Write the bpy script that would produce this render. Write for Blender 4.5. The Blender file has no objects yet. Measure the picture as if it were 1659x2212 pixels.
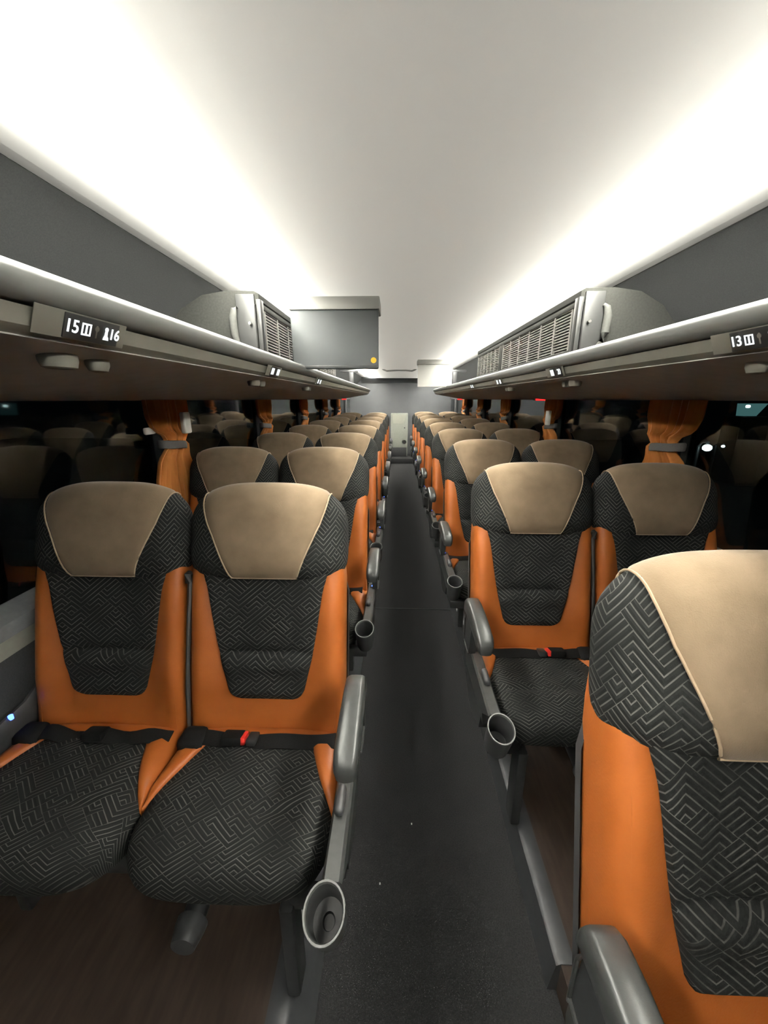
import bpy, bmesh, math, random
from mathutils import Vector, Matrix
random.seed(7)
SC = bpy.context.scene
COL = SC.collection
R = math.radians

# ------------------------------------------------------------------ materials
def new_mat(name):
    m = bpy.data.materials.new(name); m.use_nodes = True
    nt = m.node_tree
    for n in list(nt.nodes): nt.nodes.remove(n)
    out = nt.nodes.new('ShaderNodeOutputMaterial')
    return m, nt, out

def math_node(nt, op, a, b=None, c=None):
    n = nt.nodes.new('ShaderNodeMath'); n.operation = op
    for i, v in enumerate((a, b, c)):
        if v is None: continue
        if isinstance(v, (int, float)): n.inputs[i].default_value = v
        else: nt.links.new(v, n.inputs[i])
    return n.outputs[0]

def pbsdf(nt, out, color=(.5, .5, .5), rough=.5, metal=0., spec=.5, sheen=0.):
    b = nt.nodes.new('ShaderNodeBsdfPrincipled')
    b.inputs['Base Color'].default_value = (*color, 1)
    b.inputs['Roughness'].default_value = rough
    b.inputs['Metallic'].default_value = metal
    b.inputs['Specular IOR Level'].default_value = spec
    if sheen:
        b.inputs['Sheen Weight'].default_value = sheen
        b.inputs['Sheen Roughness'].default_value = .4
    nt.links.new(b.outputs[0], out.inputs[0])
    return b

def noisy(name, c1, c2, scale=40., rough=.5, metal=0., spec=.5, bump=.0, bscale=None, sheen=0., detail=4., stretch=None, bdist=.002):
    """plain surface with procedural mottling and bump (object coordinates)"""
    m, nt, out = new_mat(name)
    b = pbsdf(nt, out, c1, rough, metal, spec, sheen)
    tc = nt.nodes.new('ShaderNodeTexCoord')
    src = tc.outputs['Object']
    if stretch:
        mp = nt.nodes.new('ShaderNodeMapping'); mp.inputs['Scale'].default_value = stretch
        nt.links.new(src, mp.inputs[0]); src = mp.outputs[0]
    n = nt.nodes.new('ShaderNodeTexNoise'); n.inputs['Scale'].default_value = scale; n.inputs['Detail'].default_value = detail
    nt.links.new(src, n.inputs['Vector'])
    r = nt.nodes.new('ShaderNodeValToRGB')
    r.color_ramp.elements[0].position = .3; r.color_ramp.elements[0].color = (*c1, 1)
    r.color_ramp.elements[1].position = .7; r.color_ramp.elements[1].color = (*c2, 1)
    nt.links.new(n.outputs['Fac'], r.inputs[0]); nt.links.new(r.outputs[0], b.inputs['Base Color'])
    if bump:
        n2 = nt.nodes.new('ShaderNodeTexNoise'); n2.inputs['Scale'].default_value = bscale or scale * 4; n2.inputs['Detail'].default_value = 3
        nt.links.new(src, n2.inputs['Vector'])
        bp = nt.nodes.new('ShaderNodeBump'); bp.inputs['Strength'].default_value = bump; bp.inputs['Distance'].default_value = bdist
        nt.links.new(n2.outputs['Fac'], bp.inputs['Height']); nt.links.new(bp.outputs[0], b.inputs['Normal'])
    return m

def emis(name, color, strength):
    m, nt, out = new_mat(name)
    e = nt.nodes.new('ShaderNodeEmission'); e.inputs[0].default_value = (*color, 1); e.inputs[1].default_value = strength
    nt.links.new(e.outputs[0], out.inputs[0])
    return m

def fabric(name):
    """black moquette with a maze of raised light-grey chevron lines; UVs are metres"""
    m, nt, out = new_mat(name)
    b = pbsdf(nt, out, (.03, .03, .03), .85, 0, .25)
    uv = nt.nodes.new('ShaderNodeUVMap'); uv.uv_map = 'UVMap'
    sep = nt.nodes.new('ShaderNodeSeparateXYZ'); nt.links.new(uv.outputs[0], sep.inputs[0])
    u, v = sep.outputs[0], math_node(nt, 'MULTIPLY', sep.outputs[1], 1.15)
    k = .7071 / .034
    px = math_node(nt, 'MULTIPLY', math_node(nt, 'ADD', u, v), k)
    py = math_node(nt, 'MULTIPLY', math_node(nt, 'SUBTRACT', v, u), k)
    fx, fy = math_node(nt, 'FRACT', px), math_node(nt, 'FRACT', py)
    cx = nt.nodes.new('ShaderNodeCombineXYZ')
    nt.links.new(math_node(nt, 'FLOOR', px), cx.inputs[0]); nt.links.new(math_node(nt, 'FLOOR', py), cx.inputs[1])
    wn = nt.nodes.new('ShaderNodeTexWhiteNoise'); wn.noise_dimensions = '2D'
    nt.links.new(cx.outputs[0], wn.inputs['Vector'])
    r = wn.outputs['Value']
    gx, gy = math_node(nt, 'SUBTRACT', 1., fx), math_node(nt, 'SUBTRACT', 1., fy)
    opts = [(fx, 0.), (fy, .24), (math_node(nt, 'MAXIMUM', fx, fy), .48), (math_node(nt, 'MAXIMUM', gx, gy), .74), ]
    a = opts[0][0]
    for val, th in opts[1:]:
        sel = math_node(nt, 'GREATER_THAN', r, th)
        a = math_node(nt, 'ADD', math_node(nt, 'MULTIPLY', a, math_node(nt, 'SUBTRACT', 1., sel)), math_node(nt, 'MULTIPLY', val, sel))
    g = math_node(nt, 'FRACT', math_node(nt, 'MULTIPLY', a, 3.))
    d = math_node(nt, 'MINIMUM', g, math_node(nt, 'SUBTRACT', 1., g))      # 0 on a line, .5 between
    mr = nt.nodes.new('ShaderNodeMapRange'); mr.interpolation_type = 'SMOOTHSTEP'
    mr.inputs['From Min'].default_value = .05; mr.inputs['From Max'].default_value = .15
    mr.inputs['To Min'].default_value = 1; mr.inputs['To Max'].default_value = 0
    nt.links.new(d, mr.inputs['Value'])
    # worn patches where the lines are fainter
    nz = nt.nodes.new('ShaderNodeTexNoise'); nz.inputs['Scale'].default_value = 9
    nt.links.new(uv.outputs[0], nz.inputs['Vector'])
    wear = nt.nodes.new('ShaderNodeMapRange')
    wear.inputs['From Min'].default_value = .35; wear.inputs['From Max'].default_value = .6
    wear.inputs['To Min'].default_value = .25; wear.inputs['To Max'].default_value = 1
    nt.links.new(nz.outputs['Fac'], wear.inputs['Value'])
    line = math_node(nt, 'MULTIPLY', mr.outputs[0], wear.outputs[0])
    fine = nt.nodes.new('ShaderNodeTexNoise'); fine.inputs['Scale'].default_value = 900
    nt.links.new(uv.outputs[0], fine.inputs['Vector'])
    mix = nt.nodes.new('ShaderNodeMixRGB')
    mix.inputs[1].default_value = (.0125, .0135, .013, 1); mix.inputs[2].default_value = (.105, .105, .097, 1)
    nt.links.new(line, mix.inputs[0]); nt.links.new(mix.outputs[0], b.inputs['Base Color'])
    h = math_node(nt, 'ADD', math_node(nt, 'MULTIPLY', d, 1.4), math_node(nt, 'MULTIPLY', fine.outputs['Fac'], .4))
    bp = nt.nodes.new('ShaderNodeBump'); bp.inputs['Strength'].default_value = .5; bp.inputs['Distance'].default_value = .003
    nt.links.new(h, bp.inputs['Height']); nt.links.new(bp.outputs[0], b.inputs['Normal'])
    return m

def glass_pane(name):
    m, nt, out = new_mat(name)
    tr = nt.nodes.new('ShaderNodeBsdfTransparent'); tr.inputs[0].default_value = (.55, .6, .6, 1)
    gl = nt.nodes.new('ShaderNodeBsdfGlossy'); gl.inputs['Roughness'].default_value = .03
    fr = nt.nodes.new('ShaderNodeFresnel'); ge = nt.nodes.new('ShaderNodeNewGeometry')
    nt.links.new(math_node(nt, 'SUBTRACT', 1.6, math_node(nt, 'MULTIPLY', ge.outputs['Backfacing'], .975)), fr.inputs[0])
    mx = nt.nodes.new('ShaderNodeMixShader')
    nt.links.new(fr.outputs[0], mx.inputs[0]); nt.links.new(tr.outputs[0], mx.inputs[1]); nt.links.new(gl.outputs[0], mx.inputs[2])
    nt.links.new(mx.outputs[0], out.inputs[0])
    return m

def ceiling_skin(name):
    """white translucent ceiling liner lit from the lamps above it"""
    m, nt, out = new_mat(name)
    d = nt.nodes.new('ShaderNodeBsdfDiffuse'); d.inputs[0].default_value = (.8, .79, .74, 1)
    t = nt.nodes.new('ShaderNodeBsdfTranslucent'); t.inputs[0].default_value = (.85, .84, .79, 1)
    mx = nt.nodes.new('ShaderNodeMixShader'); mx.inputs[0].default_value = .4
    nt.links.new(d.outputs[0], mx.inputs[1]); nt.links.new(t.outputs[0], mx.inputs[2]); nt.links.new(mx.outputs[0], out.inputs[0])
    return m

M = {}
M['fabric'] = fabric('black_maze_moquette')
M['leather'] = noisy('orange_leather', (0.355, 0.096, 0.0175), (0.4, 0.113, 0.023), 14, .40, 0, .45, .15, 260)
M['suede'] = noisy('tan_suede', (0.195, 0.143, 0.091), (0.25, 0.185, 0.122), 16, .9, 0, .2, .25, 500, sheen=.25, detail=6)
M['hem'] = noisy('tan_hem', (0.36, 0.27, 0.18), (0.4, 0.3, 0.2), 80, .8)
M['grey_plastic'] = noisy('silver_grey_plastic', (0.062, 0.065, 0.064), (0.072, 0.075, 0.074), 60, .33, .45, .5, .05, 900)
M['dark_plastic'] = noisy('dark_grey_plastic', (0.022, 0.023, 0.024), (0.03, 0.031, 0.032), 60, .45)
M['mid_plastic'] = noisy('charcoal_plastic', (0.038, 0.039, 0.041), (0.048, 0.049, 0.051), 60, .4)
M['black_web'] = noisy('black_webbing', (0.005, 0.005, 0.0055), (0.009, 0.009, 0.009), 300, .75, 0, .2, bump=.3, bscale=900)
M['red'] = noisy('red_plastic', (.65, .03, .02), (.7, .04, .03), 50, .35)
M['carpet'] = noisy('charcoal_aisle_carpet', (0.027, 0.027, 0.028), (0.042, 0.042, 0.043), 260, .95, 0, .1, .6, 500, bdist=.004)
M['vinyl'] = noisy('brown_wood_vinyl', (0.034, 0.023, 0.018), (0.054, 0.037, 0.028), 9, .5, 0, .4, .05, 200, stretch=(6, 1, 1))
M['kerb'] = noisy('grey_kerb_trim', (0.05, 0.052, 0.056), (0.06, 0.062, 0.066), 30, .4, .3)
M['rack_felt'] = noisy('grey_rack_felt', (0.03, 0.0315, 0.032), (0.04, 0.0415, 0.042), 240, .9, 0, .2, .3, 600)
M['lip'] = noisy('grey_rack_lip', (0.21, 0.216, 0.214), (0.245, 0.25, 0.246), 8, .5, .1, .35, .04, 500, stretch=(8, .4, 8))
M['soffit'] = noisy('beige_grey_soffit', (0.19, 0.184, 0.155), (0.215, 0.208, 0.178), 12, .6)
M['under'] = noisy('dark_brown_grey_underside', (0.42, 0.41, 0.395), (0.48, 0.465, 0.45), 20, .75)
M['wall_dark'] = noisy('dark_grey_wall_felt', (.05, .052, .055), (.065, .067, .07), 200, .9, bump=.2)
M['wall_beige'] = noisy('beige_grey_wall_panel', (0.3, 0.3, 0.26), (0.33, 0.33, 0.285), 60, .7)
M['sill'] = noisy('grey_sill', (0.18, 0.187, 0.2), (0.21, 0.217, 0.23), 60, .55)
M['rear_wall'] = noisy('blue_grey_rear_wall', (0.115, 0.12, 0.128), (0.135, 0.14, 0.148), 3, .75, bump=.05, bscale=300)
M['tv_back'] = noisy('monitor_grey', (0.105, 0.113, 0.117), (0.12, 0.128, 0.132), 4, .6, 0, .3)
M['tv_white'] = noisy('monitor_white', (0.5, 0.5, 0.475), (0.55, 0.55, 0.525), 4, .45)
M['tv_dark'] = noisy('monitor_bevel_grey', (0.05, 0.052, 0.052), (0.058, 0.06, 0.06), 4, .4)
M['yellow'] = noisy('yellow_sticker', (.75, .42, .01), (.8, .46, .02), 40, .5)
M['ac_felt'] = noisy('grey_green_felt', (0.034, 0.035, 0.032), (0.046, 0.047, 0.043), 120, .9, 0, .2, .35, 420)
M['ac_front'] = noisy('grey_front_frame', (.075, .077, .072), (.09, .092, .086), 120, .8, 0, .3, .2, 420)
M['ac_metal'] = noisy('pale_grey_painted_metal', (0.05, 0.0515, 0.051), (0.058, 0.0595, 0.0585), 20, .4, .2)
M['grille'] = noisy('pale_grille_plastic', (0.42, 0.41, 0.385), (0.46, 0.45, 0.425), 20, .45)
M['black'] = noisy('black_void', (.006, .006, .006), (.01, .01, .01), 20, .8)
M['curtain'] = noisy('orange_curtain_cloth', (0.4, 0.135, 0.03), (0.52, 0.2, 0.05), 30, .8, 0, .2, .2, 300, sheen=.2, stretch=(1, 1, .15))
M['band'] = noisy('grey_curtain_band', (0.1, 0.097, 0.094), (0.13, 0.126, 0.122), 300, .9, bump=.4)
M['white_plastic'] = noisy('white_plastic', (.62, .62, .6), (.68, .68, .66), 40, .4)
M['panel'] = noisy('pale_grey_green_panel', (0.24, 0.252, 0.22), (0.27, 0.282, 0.25), 25, .6)
M['cup_rim'] = noisy('satin_cup_rim', (.13, .133, .13), (.15, .153, .15), 40, .3, .3)
M['metal'] = noisy('bright_metal', (.6, .6, .58), (.66, .66, .64), 40, .25, .9)
M['skin'] = ceiling_skin('white_translucent_ceiling')
M['glass'] = glass_pane('dark_window_glass')
M['led'] = emis('blue_led', (.05, .12, 1), 9.)
M['red_lamp'] = emis('red_exit_lamp', (1, .02, .02), 2.2)
M['sign_lit'] = emis('lit_white_characters', (.95, 1, 1), 1.25)
M['sign_dim'] = noisy('dim_sign_symbol', (.2, .19, .17), (.24, .23, .2), 50, .5)
M['street'] = emis('cold_street_lamp', (.85, 1, .98), 22)
M['teal'] = emis('teal_lit_canopy', (.19, .42, .42), .8)
M['asphalt'] = noisy('night_asphalt', (.01, .01, .01), (.014, .014, .014), 8, .9)
M['crumb'] = noisy('white_crumb', (.8, .8, .78), (.85, .85, .83), 50, .6)

# ------------------------------------------------------------------ mesh helpers
class MB:
    """collects vertices, faces, uvs and material indices for one mesh"""
    def __init__(s): s.v = []; s.f = []; s.uv = []; s.mi = []
    def vert(s, p, uv=(0, 0)):
        s.v.append(tuple(p)); s.uv.append(uv); return len(s.v) - 1
    def face(s, idx, mi=0): s.f.append(tuple(idx)); s.mi.append(mi)
    def grid(s, rows, uvs=None, close_u=False, mi=0, flip=False):
        base = len(s.v); nr = len(rows); nc = len(rows[0])
        for i, row in enumerate(rows):
            for j, p in enumerate(row): s.vert(p, uvs[i][j] if uvs else (0, 0))
        for i in range(nr - 1):
            for j in range(nc if close_u else nc - 1):
                j2 = (j + 1) % nc
                q = (base + i * nc + j, base + i * nc + j2, base + (i + 1) * nc + j2, base + (i + 1) * nc + j)
                s.face(q[::-1] if flip else q, mi)
        return base
    def loft(s, rings, caps=True, mi=0, uvs=None):
        base = s.grid(rings, uvs, close_u=True, mi=mi)
        n = len(rings[0])
        if caps:
            s.face([base + j for j in range(n)][::-1], mi)
            s.face([base + (len(rings) - 1) * n + j for j in range(n)], mi)
    def box(s, lo, hi, r=0., seg=2, mi=0, mat=None):
        bm = bmesh.new(); bmesh.ops.create_cube(bm, size=1)
        sz = [hi[i] - lo[i] for i in range(3)]; c = [(hi[i] + lo[i]) / 2 for i in range(3)]
        for v in bm.verts: v.co = Vector([v.co[i] * sz[i] for i in range(3)])
        if r > 0: bmesh.ops.bevel(bm, geom=list(bm.edges), offset=min(r, .49 * min(sz)), segments=seg, affect='EDGES', profile=.5)
        bm.verts.index_update()
        base = len(s.v)
        for v in bm.verts:
            p = Vector(v.co)
            if mat is not None: p = mat @ p
            p = p + Vector(c); s.vert(p, (p.x, p.z))
        for f in bm.faces: s.face([base + v.index for v in f.verts], mi)
        bm.free()
    def tube(s, pts, r, n=8, caps=True, mi=0, flat=None):
        pts = [Vector(p) for p in pts]; rings = []
        for i, p in enumerate(pts):
            t = (pts[min(i + 1, len(pts) - 1)] - pts[max(i - 1, 0)]).normalized()
            ref = Vector((0, 0, 1)) if abs(t.z) < .9 else Vector((1, 0, 0))
            a = t.cross(ref).normalized(); b = a.cross(t).normalized()
            rr = r[i] if isinstance(r, (list, tuple)) else r
            ra, rb = (rr, rr) if flat is None else (rr, rr * flat)
            rings.append([p + a * (math.cos(2 * math.pi * k / n) * ra) + b * (math.sin(2 * math.pi * k / n) * rb) for k in range(n)])
        s.loft(rings, caps, mi)
    def prism(s, poly, axis, a, b, mi=0):
        """poly: 2D list; extruded along axis 'x','y','z' from a to b"""
        def P(p, w):
            return {'x': (w, p[0], p[1]), 'y': (p[0], w, p[1]), 'z': (p[0], p[1], w)}[axis]
        s.loft([[P(p, a) for p in poly], [P(p, b) for p in poly]], True, mi)
    def build(s, name, mats, parent=None, angle=40, off=(0, 0, 0), flipx=False, normals=True):
        vs = [(p[0] - off[0], p[1] - off[1], p[2] - off[2]) for p in s.v]
        if flipx: vs = [(-p[0], p[1], p[2]) for p in vs]
        me = bpy.data.meshes.new(name)
        me.from_pydata(vs, [], [f[::-1] for f in s.f] if flipx else s.f)
        if not isinstance(mats, (list, tuple)): mats = [mats]
        for m in mats: me.materials.append(m)
        for i, p in enumerate(me.polygons): p.material_index = s.mi[i]
        ul = me.uv_layers.new(name='UVMap')
        for lp in me.loops: ul.data[lp.index].uv = s.uv[lp.vertex_index]
        if normals:
            bm = bmesh.new(); bm.from_mesh(me)
            bmesh.ops.recalc_face_normals(bm, faces=list(bm.faces)); bm.to_mesh(me); bm.free()
        me.shade_smooth()
        me.set_sharp_from_angle(angle=R(angle))
        me.update()
        o = bpy.data.objects.new(name, me); COL.objects.link(o)
        if parent is not None: o.parent = parent
        return o

def tag(o, label=None, cat=None, group=None, kind=None):
    if label: o['label'] = label
    if cat: o['category'] = cat
    if group: o['group'] = group
    if kind: o['kind'] = kind
    return o

def empty(name, loc=(0, 0, 0), rz=0.):
    o = bpy.data.objects.new(name, None); COL.objects.link(o)
    o.location = loc; o.rotation_euler = (0, 0, rz); o.empty_display_size = .05
    return o

def dup(root, loc, label, rz=None):
    r = root.copy(); COL.objects.link(r); r.location = loc; r['label'] = label
    if rz is not None: r.rotation_euler = (0, 0, rz)
    for ch in list(root.children):
        c = ch.copy(); COL.objects.link(c); c.parent = r
        for g in ch.children:
            d = g.copy(); COL.objects.link(d); d.parent = c
    return r

def lerp_table(tab, t):
    if t <= tab[0][0]: return tab[0][1]
    for (a, va), (b, vb) in zip(tab, tab[1:]):
        if t <= b: return va + (vb - va) * (t - a) / (b - a)
    return tab[-1][1]

def sstep(a, b, x):
    x = max(0., min(1., (x - a) / (b - a))); return x * x * (3 - 2 * x)

def catmull(pts, sub):
    out = []; n = len(pts)
    for i in range(n - 1):
        p0, p1, p2, p3 = pts[max(i - 1, 0)], pts[i], pts[i + 1], pts[min(i + 2, n - 1)]
        for k in range(sub):
            t = k / sub
            out.append(tuple(.5 * ((2 * p1[c]) + (-p0[c] + p2[c]) * t + (2 * p0[c] - 5 * p1[c] + 4 * p2[c] - p3[c]) * t * t + (-p0[c] + 3 * p1[c] - 3 * p2[c] + p3[c]) * t ** 3) for c in range(len(p1))))
    out.append(tuple(pts[-1])); return out

# ------------------------------------------------------------------ the coach shell
Y0, Y1 = -3.6, 9.6
PLAT = .10          # height of the seat platforms above the aisle floor

def struct(o): o['kind'] = 'structure'; return o

b = MB(); b.box((-.45, Y0, -.05), (.45, Y1, 0), 0)
struct(b.build('floor', M['carpet']))
b = MB(); b.prism([(-1.26, -.04), (-.335, -.04), (-.325, PLAT), (-1.26, PLAT)], 'y', Y0, Y1); struct(b.build('floor_platform_left', M['vinyl']))
b = MB(); b.prism([(.345, -.04), (1.26, -.04), (1.26, PLAT), (.345, PLAT)], 'y', Y0, Y1); struct(b.build('floor_platform_right', M['vinyl']))
b = MB(); b.prism([(-.26, 0), (-.33, 0), (-.36, PLAT + .004), (-.318, PLAT + .004), (-.305, PLAT - .004)], 'y', Y0, Y1); struct(b.build('trim_1', M['kerb']))
b = MB(); b.prism([(.32, 0), (.38, 0), (.38, PLAT + .004), (.345, PLAT + .004), (.333, PLAT - .004)], 'y', .62, Y1); struct(b.build('trim_2', M['kerb']))
# carpet joint across the aisle
b = MB(); b.box((-.255, 2.475, -.001), (.32, 2.481, .004), .001); struct(b.build('trim_3', M['kerb']))

PILLS = {-1: [-.90 + 1.37 * k for k in range(-2, 8)], 1: [-.95 + 1.38 * k for k in range(-2, 8)]}
for side, sx in (('left', -1), ('right', 1)):
    b = MB()
    ys = [Y0, Y1]
    # lower wall, from platform to sill
    prof = [(1.19, PLAT), (1.195, .58), (1.18, .745), (1.165, .75), (1.16, .81), (1.16, .82)]
    mis = [0, 0, 0, 1, 1]
    for i in range(len(prof) - 1):
        (xa, za), (xb, zb) = prof[i], prof[i + 1]
        b.grid([[(sx * xa, y, za) for y in ys], [(sx * xb, y, zb) for y in ys]], mi=mis[i])
    # pillars between the panes
    for py in PILLS[sx]: b.box((min(sx * 1.175, sx * 1.23), py - .06, .88), (max(sx * 1.175, sx * 1.23), py + .06, 1.47), .008, mi=0)
    # header over the panes and the felt wall behind the rack
    b.box((min(sx * 1.175, sx * 1.24), Y0, 1.445), (max(sx * 1.175, sx * 1.24), Y1, 1.56), 0, mi=0)
    up = catmull([(1.18, 1.55), (1.12, 1.67), (1.01, 1.81), (.885, 1.928)], 5)
    b.grid([[(sx * x, y, z) for y in ys] for x, z in up], mi=2)
    b.grid([[(sx * .885, y, 1.928) for y in ys], [(sx * .95, y, 1.97) for y in ys]], mi=2)
    struct(b.build('wall_' + side, [M['wall_dark'], M['wall_beige'], M['rack_felt']]))
    b = MB(); b.prism([(sx * 1.145, .812), (sx * 1.225, .812), (sx * 1.225, .875), (sx * 1.195, .873), (sx * 1.152, .85)], 'y', Y0, Y1)
    struct(b.build('trim_4' if sx < 0 else 'trim_5', M['sill']))
wn = 1
for sx in (-1, 1):
    PILLARS = PILLS[sx]
    for i in range(len(PILLARS) - 1):
        b = MB(); b.box((sx * 1.206 - .002, PILLARS[i] + .05, .885), (sx * 1.206 + .002, PILLARS[i + 1] - .05, 1.455), 0)
        struct(b.build('window_%d' % wn, M['glass'])); wn += 1
    b = MB(); b.box((sx * 1.206 - .002, PILLARS[-1] + .05, .885), (sx * 1.206 + .002, Y1, 1.455), 0)
    struct(b.build('window_%d' % wn, M['glass'])); wn += 1

# ceiling liner: central panel and two side panels, with a soft crease between
half = [(0, 1.912), (.25, 1.911), (.36, 1.910), (.385, 1.9105), (.45, 1.9135), (.52, 1.918), (.70, 1.934), (.885, 1.950), (.96, 1.95)]
prof = [(-x, z) for x, z in half[::-1]] + half[1:]
b = MB(); b.grid([[(x, y, z) for x, z in prof] for y in [Y0 + (Y1 - Y0) * i / 12 for i in range(13)]])
struct(b.build('ceiling', M['skin'], angle=3))
b = MB(); b.box((-1.26, Y1, 0), (1.26, Y1 + .04, 2.0), 0); struct(b.build('wall_rear', M['rear_wall']))
b = MB(); b.box((-1.26, Y0 - .04, 0), (1.26, Y0, 2.0), 0); struct(b.build('wall_front', M['wall_dark']))
# rounded cornice where the rear wall meets the ceiling
b = MB()
rows = []
for k in range(25):
    x = -.92 + 1.84 * k / 24
    dz = .018 * math.cos(math.pi * x / 1.3) ** 2
    rows.append([(x, Y1 - .001, 1.80 + dz), (x, Y1 - .035, 1.81 + dz), (x, Y1 - .06, 1.84 + dz), (x, Y1 - .11, 1.87 + dz), (x, Y1 - .16, 1.884 + dz), (x, Y1 - .20, 1.91 + dz), (x, Y1 - .20, 1.94)])
b.grid(rows); struct(b.build('trim_6', M['rear_wall']))

# ------------------------------------------------------------------ luggage racks
RY1 = 7.35
def rack(side, sx):
    root = empty('luggage_rack', (0, 0, 1.45))
    tag(root, 'long grey overhead luggage rack along the %s windows' % side, 'luggage rack', 'overhead luggage racks')
    off = (0, 0, 1.45)
    ys = [Y0, -1.5, .5, 1.5, 3, 5, 6.6, 6.9, 7.1, 7.22, 7.30, RY1]
    def shift(y):    # the rack end is rounded off in plan
        return 0 if y < 6.7 else .12 * ((y - 6.7) / (RY1 - 6.7)) ** 2.2
    def ext(poly, closed=True):
        rings = [[(sx * min(1.185, x + shift(y) * max(0, (1.1 - x) / .55)), y, z) for x, z in poly] for y in ys]
        bb = MB()
        if closed: bb.loft(rings)
        else: bb.grid(rings)
        return bb
    lipc = (.552, 1.590)
    lip = [(lipc[0] + .028 * math.cos(a), lipc[1] + .0235 * math.sin(a)) for a in [2 * math.pi * k / 16 for k in range(16)]]
    ext(lip).build('lip', M['lip'], root, off=off)
    sh = [(.56, 1.598), (.60, 1.602), (.85, 1.59), (1.17, 1.583), (1.17, 1.573), (.85, 1.578), (.60, 1.585), (.565, 1.580)]
    ext(sh).build('shelf', M['rack_felt'], root, off=off)
    st = [(.540, 1.568), (.560, 1.566), (.59, 1.572), (.60, 1.532), (.585, 1.530), (.562, 1.534), (.546, 1.545)]
    # a dark shadow gap stays between lip and soffit
    ext([(x + .006, z - .004) for x, z in st]).build('soffit', M['soffit'], root, off=off)
    un = catmull([(.565, 1.5285), (.60, 1.520), (.70, 1.506), (.85, 1.482), (1.0, 1.460), (1.183, 1.444)], 4)
    un2 = un + [(1.175, 1.575), (.60, 1.575)]
    ext(un2).build('underside', M['under'], root, off=off)
    return root
rack('left', -1); rack('right', 1)

# ------------------------------------------------------------------ seat
BO = (0, 0.0, .53)
XS = 1.05          # overall seat width factor
SU, CU = math.sin(R(15.5)), math.cos(R(15.5))
def bf(x, t, d):
    """back frame: x across, t up along the reclined back, d forward out of it"""
    return (x * XS, BO[1] + t * SU - d * CU, BO[2] + t * CU + d * SU)

SEC = [(0, 0), (.075, .001), (.12, .008), (.155, .024), (.180, .030), (.200, .020), (.2085, -.003), (.2095, -.03)]
def bol(t): return .35 + .65 * sstep(.02, .16, t) * (1 - .5 * sstep(.36, .5, t))
def shell_d(x, t):
    return lerp_table([(a, c) for a, c in SEC], abs(x)) * bol(t) if abs(x) < .2 else 0
def pillow(a, bfr, bbk, c, p, q, r, head=False):
    def rad(dx, dd, dt):
        bb = bfr if dd > 0 else bbk
        lo, hi = 0., 1.
        for _ in range(40):
            m = (lo + hi) / 2
            pp, rr = (p, r)
            if head and dt < 0: pp, rr = p + 2.2 * sstep(.0, .10, -dt * m), 5.5
            if (abs(dx * m) / a) ** pp + (abs(dd * m) / bb) ** q + (abs(dt * m) / c) ** rr < 1: lo = m
            else: hi = m
        return lo
    return rad
HEAD = pillow(.217, .072, .062, .140, 3.0, 2.3, 2.6, True)
HC = (.576, -.022)       # centre t, d
def head_at(x, phi, grow=0.):
    """point on the head cushion at lateral x, angle phi in the (d,t) plane (0 front, 90 top)"""
    dd, dt = math.cos(phi), math.sin(phi)
    bb = .072 if dd > 0 else .062
    lo, hi = 0., .4
    ax = min(abs(x), .2165) / .217
    for _ in range(40):
        m = (lo + hi) / 2
        pp = 3.0 if dt > 0 else 3.0 + 2.2 * sstep(.0, .10, -dt * m)
        if ax ** pp + (abs(dd * m) / bb) ** 2.3 + (abs(dt * m) / .140) ** (2.6 if dt > 0 else 5.5) < 1: lo = m
        else: hi = m
    d, t = dd * lo, dt * lo
    gd = 2.3 * abs(d / bb) ** 1.3 / bb * (1 if d > 0 else -1); gt = 2.6 * abs(t / .140) ** 1.6 / .140 if t > 0 else -5.5 * abs(t / .140) ** 4.5 / .140
    gx = 3 * (abs(x) / .217) ** 2 / .217 * (1 if x > 0 else -1)
    n = Vector((gx, gd, gt)); n = n.normalized() if n.length > 1e-6 else Vector((0, 1, 0))
    return (x + n.x * grow, HC[1] + d + n.y * grow, HC[0] + t + n.z * grow)   # x, d, t

CY, CA, CB, CZ, CH = -.150, .228, .215, .462, .085      # cushion centre y, half width, half depth, centre z, half height
def lean(y): return .10 * (-.0 - y)                      # the cushion rises towards its front edge
def cushion_top(x, y):
    k = 1 - (min(CA - .001, abs(x)) / CA) ** 4.2 - (abs(y - CY) / CB) ** 3.4
    if k <= 0: return CZ + lean(y)
    return CZ + CH * k ** (1 / 2.5) + lean(y)

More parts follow.
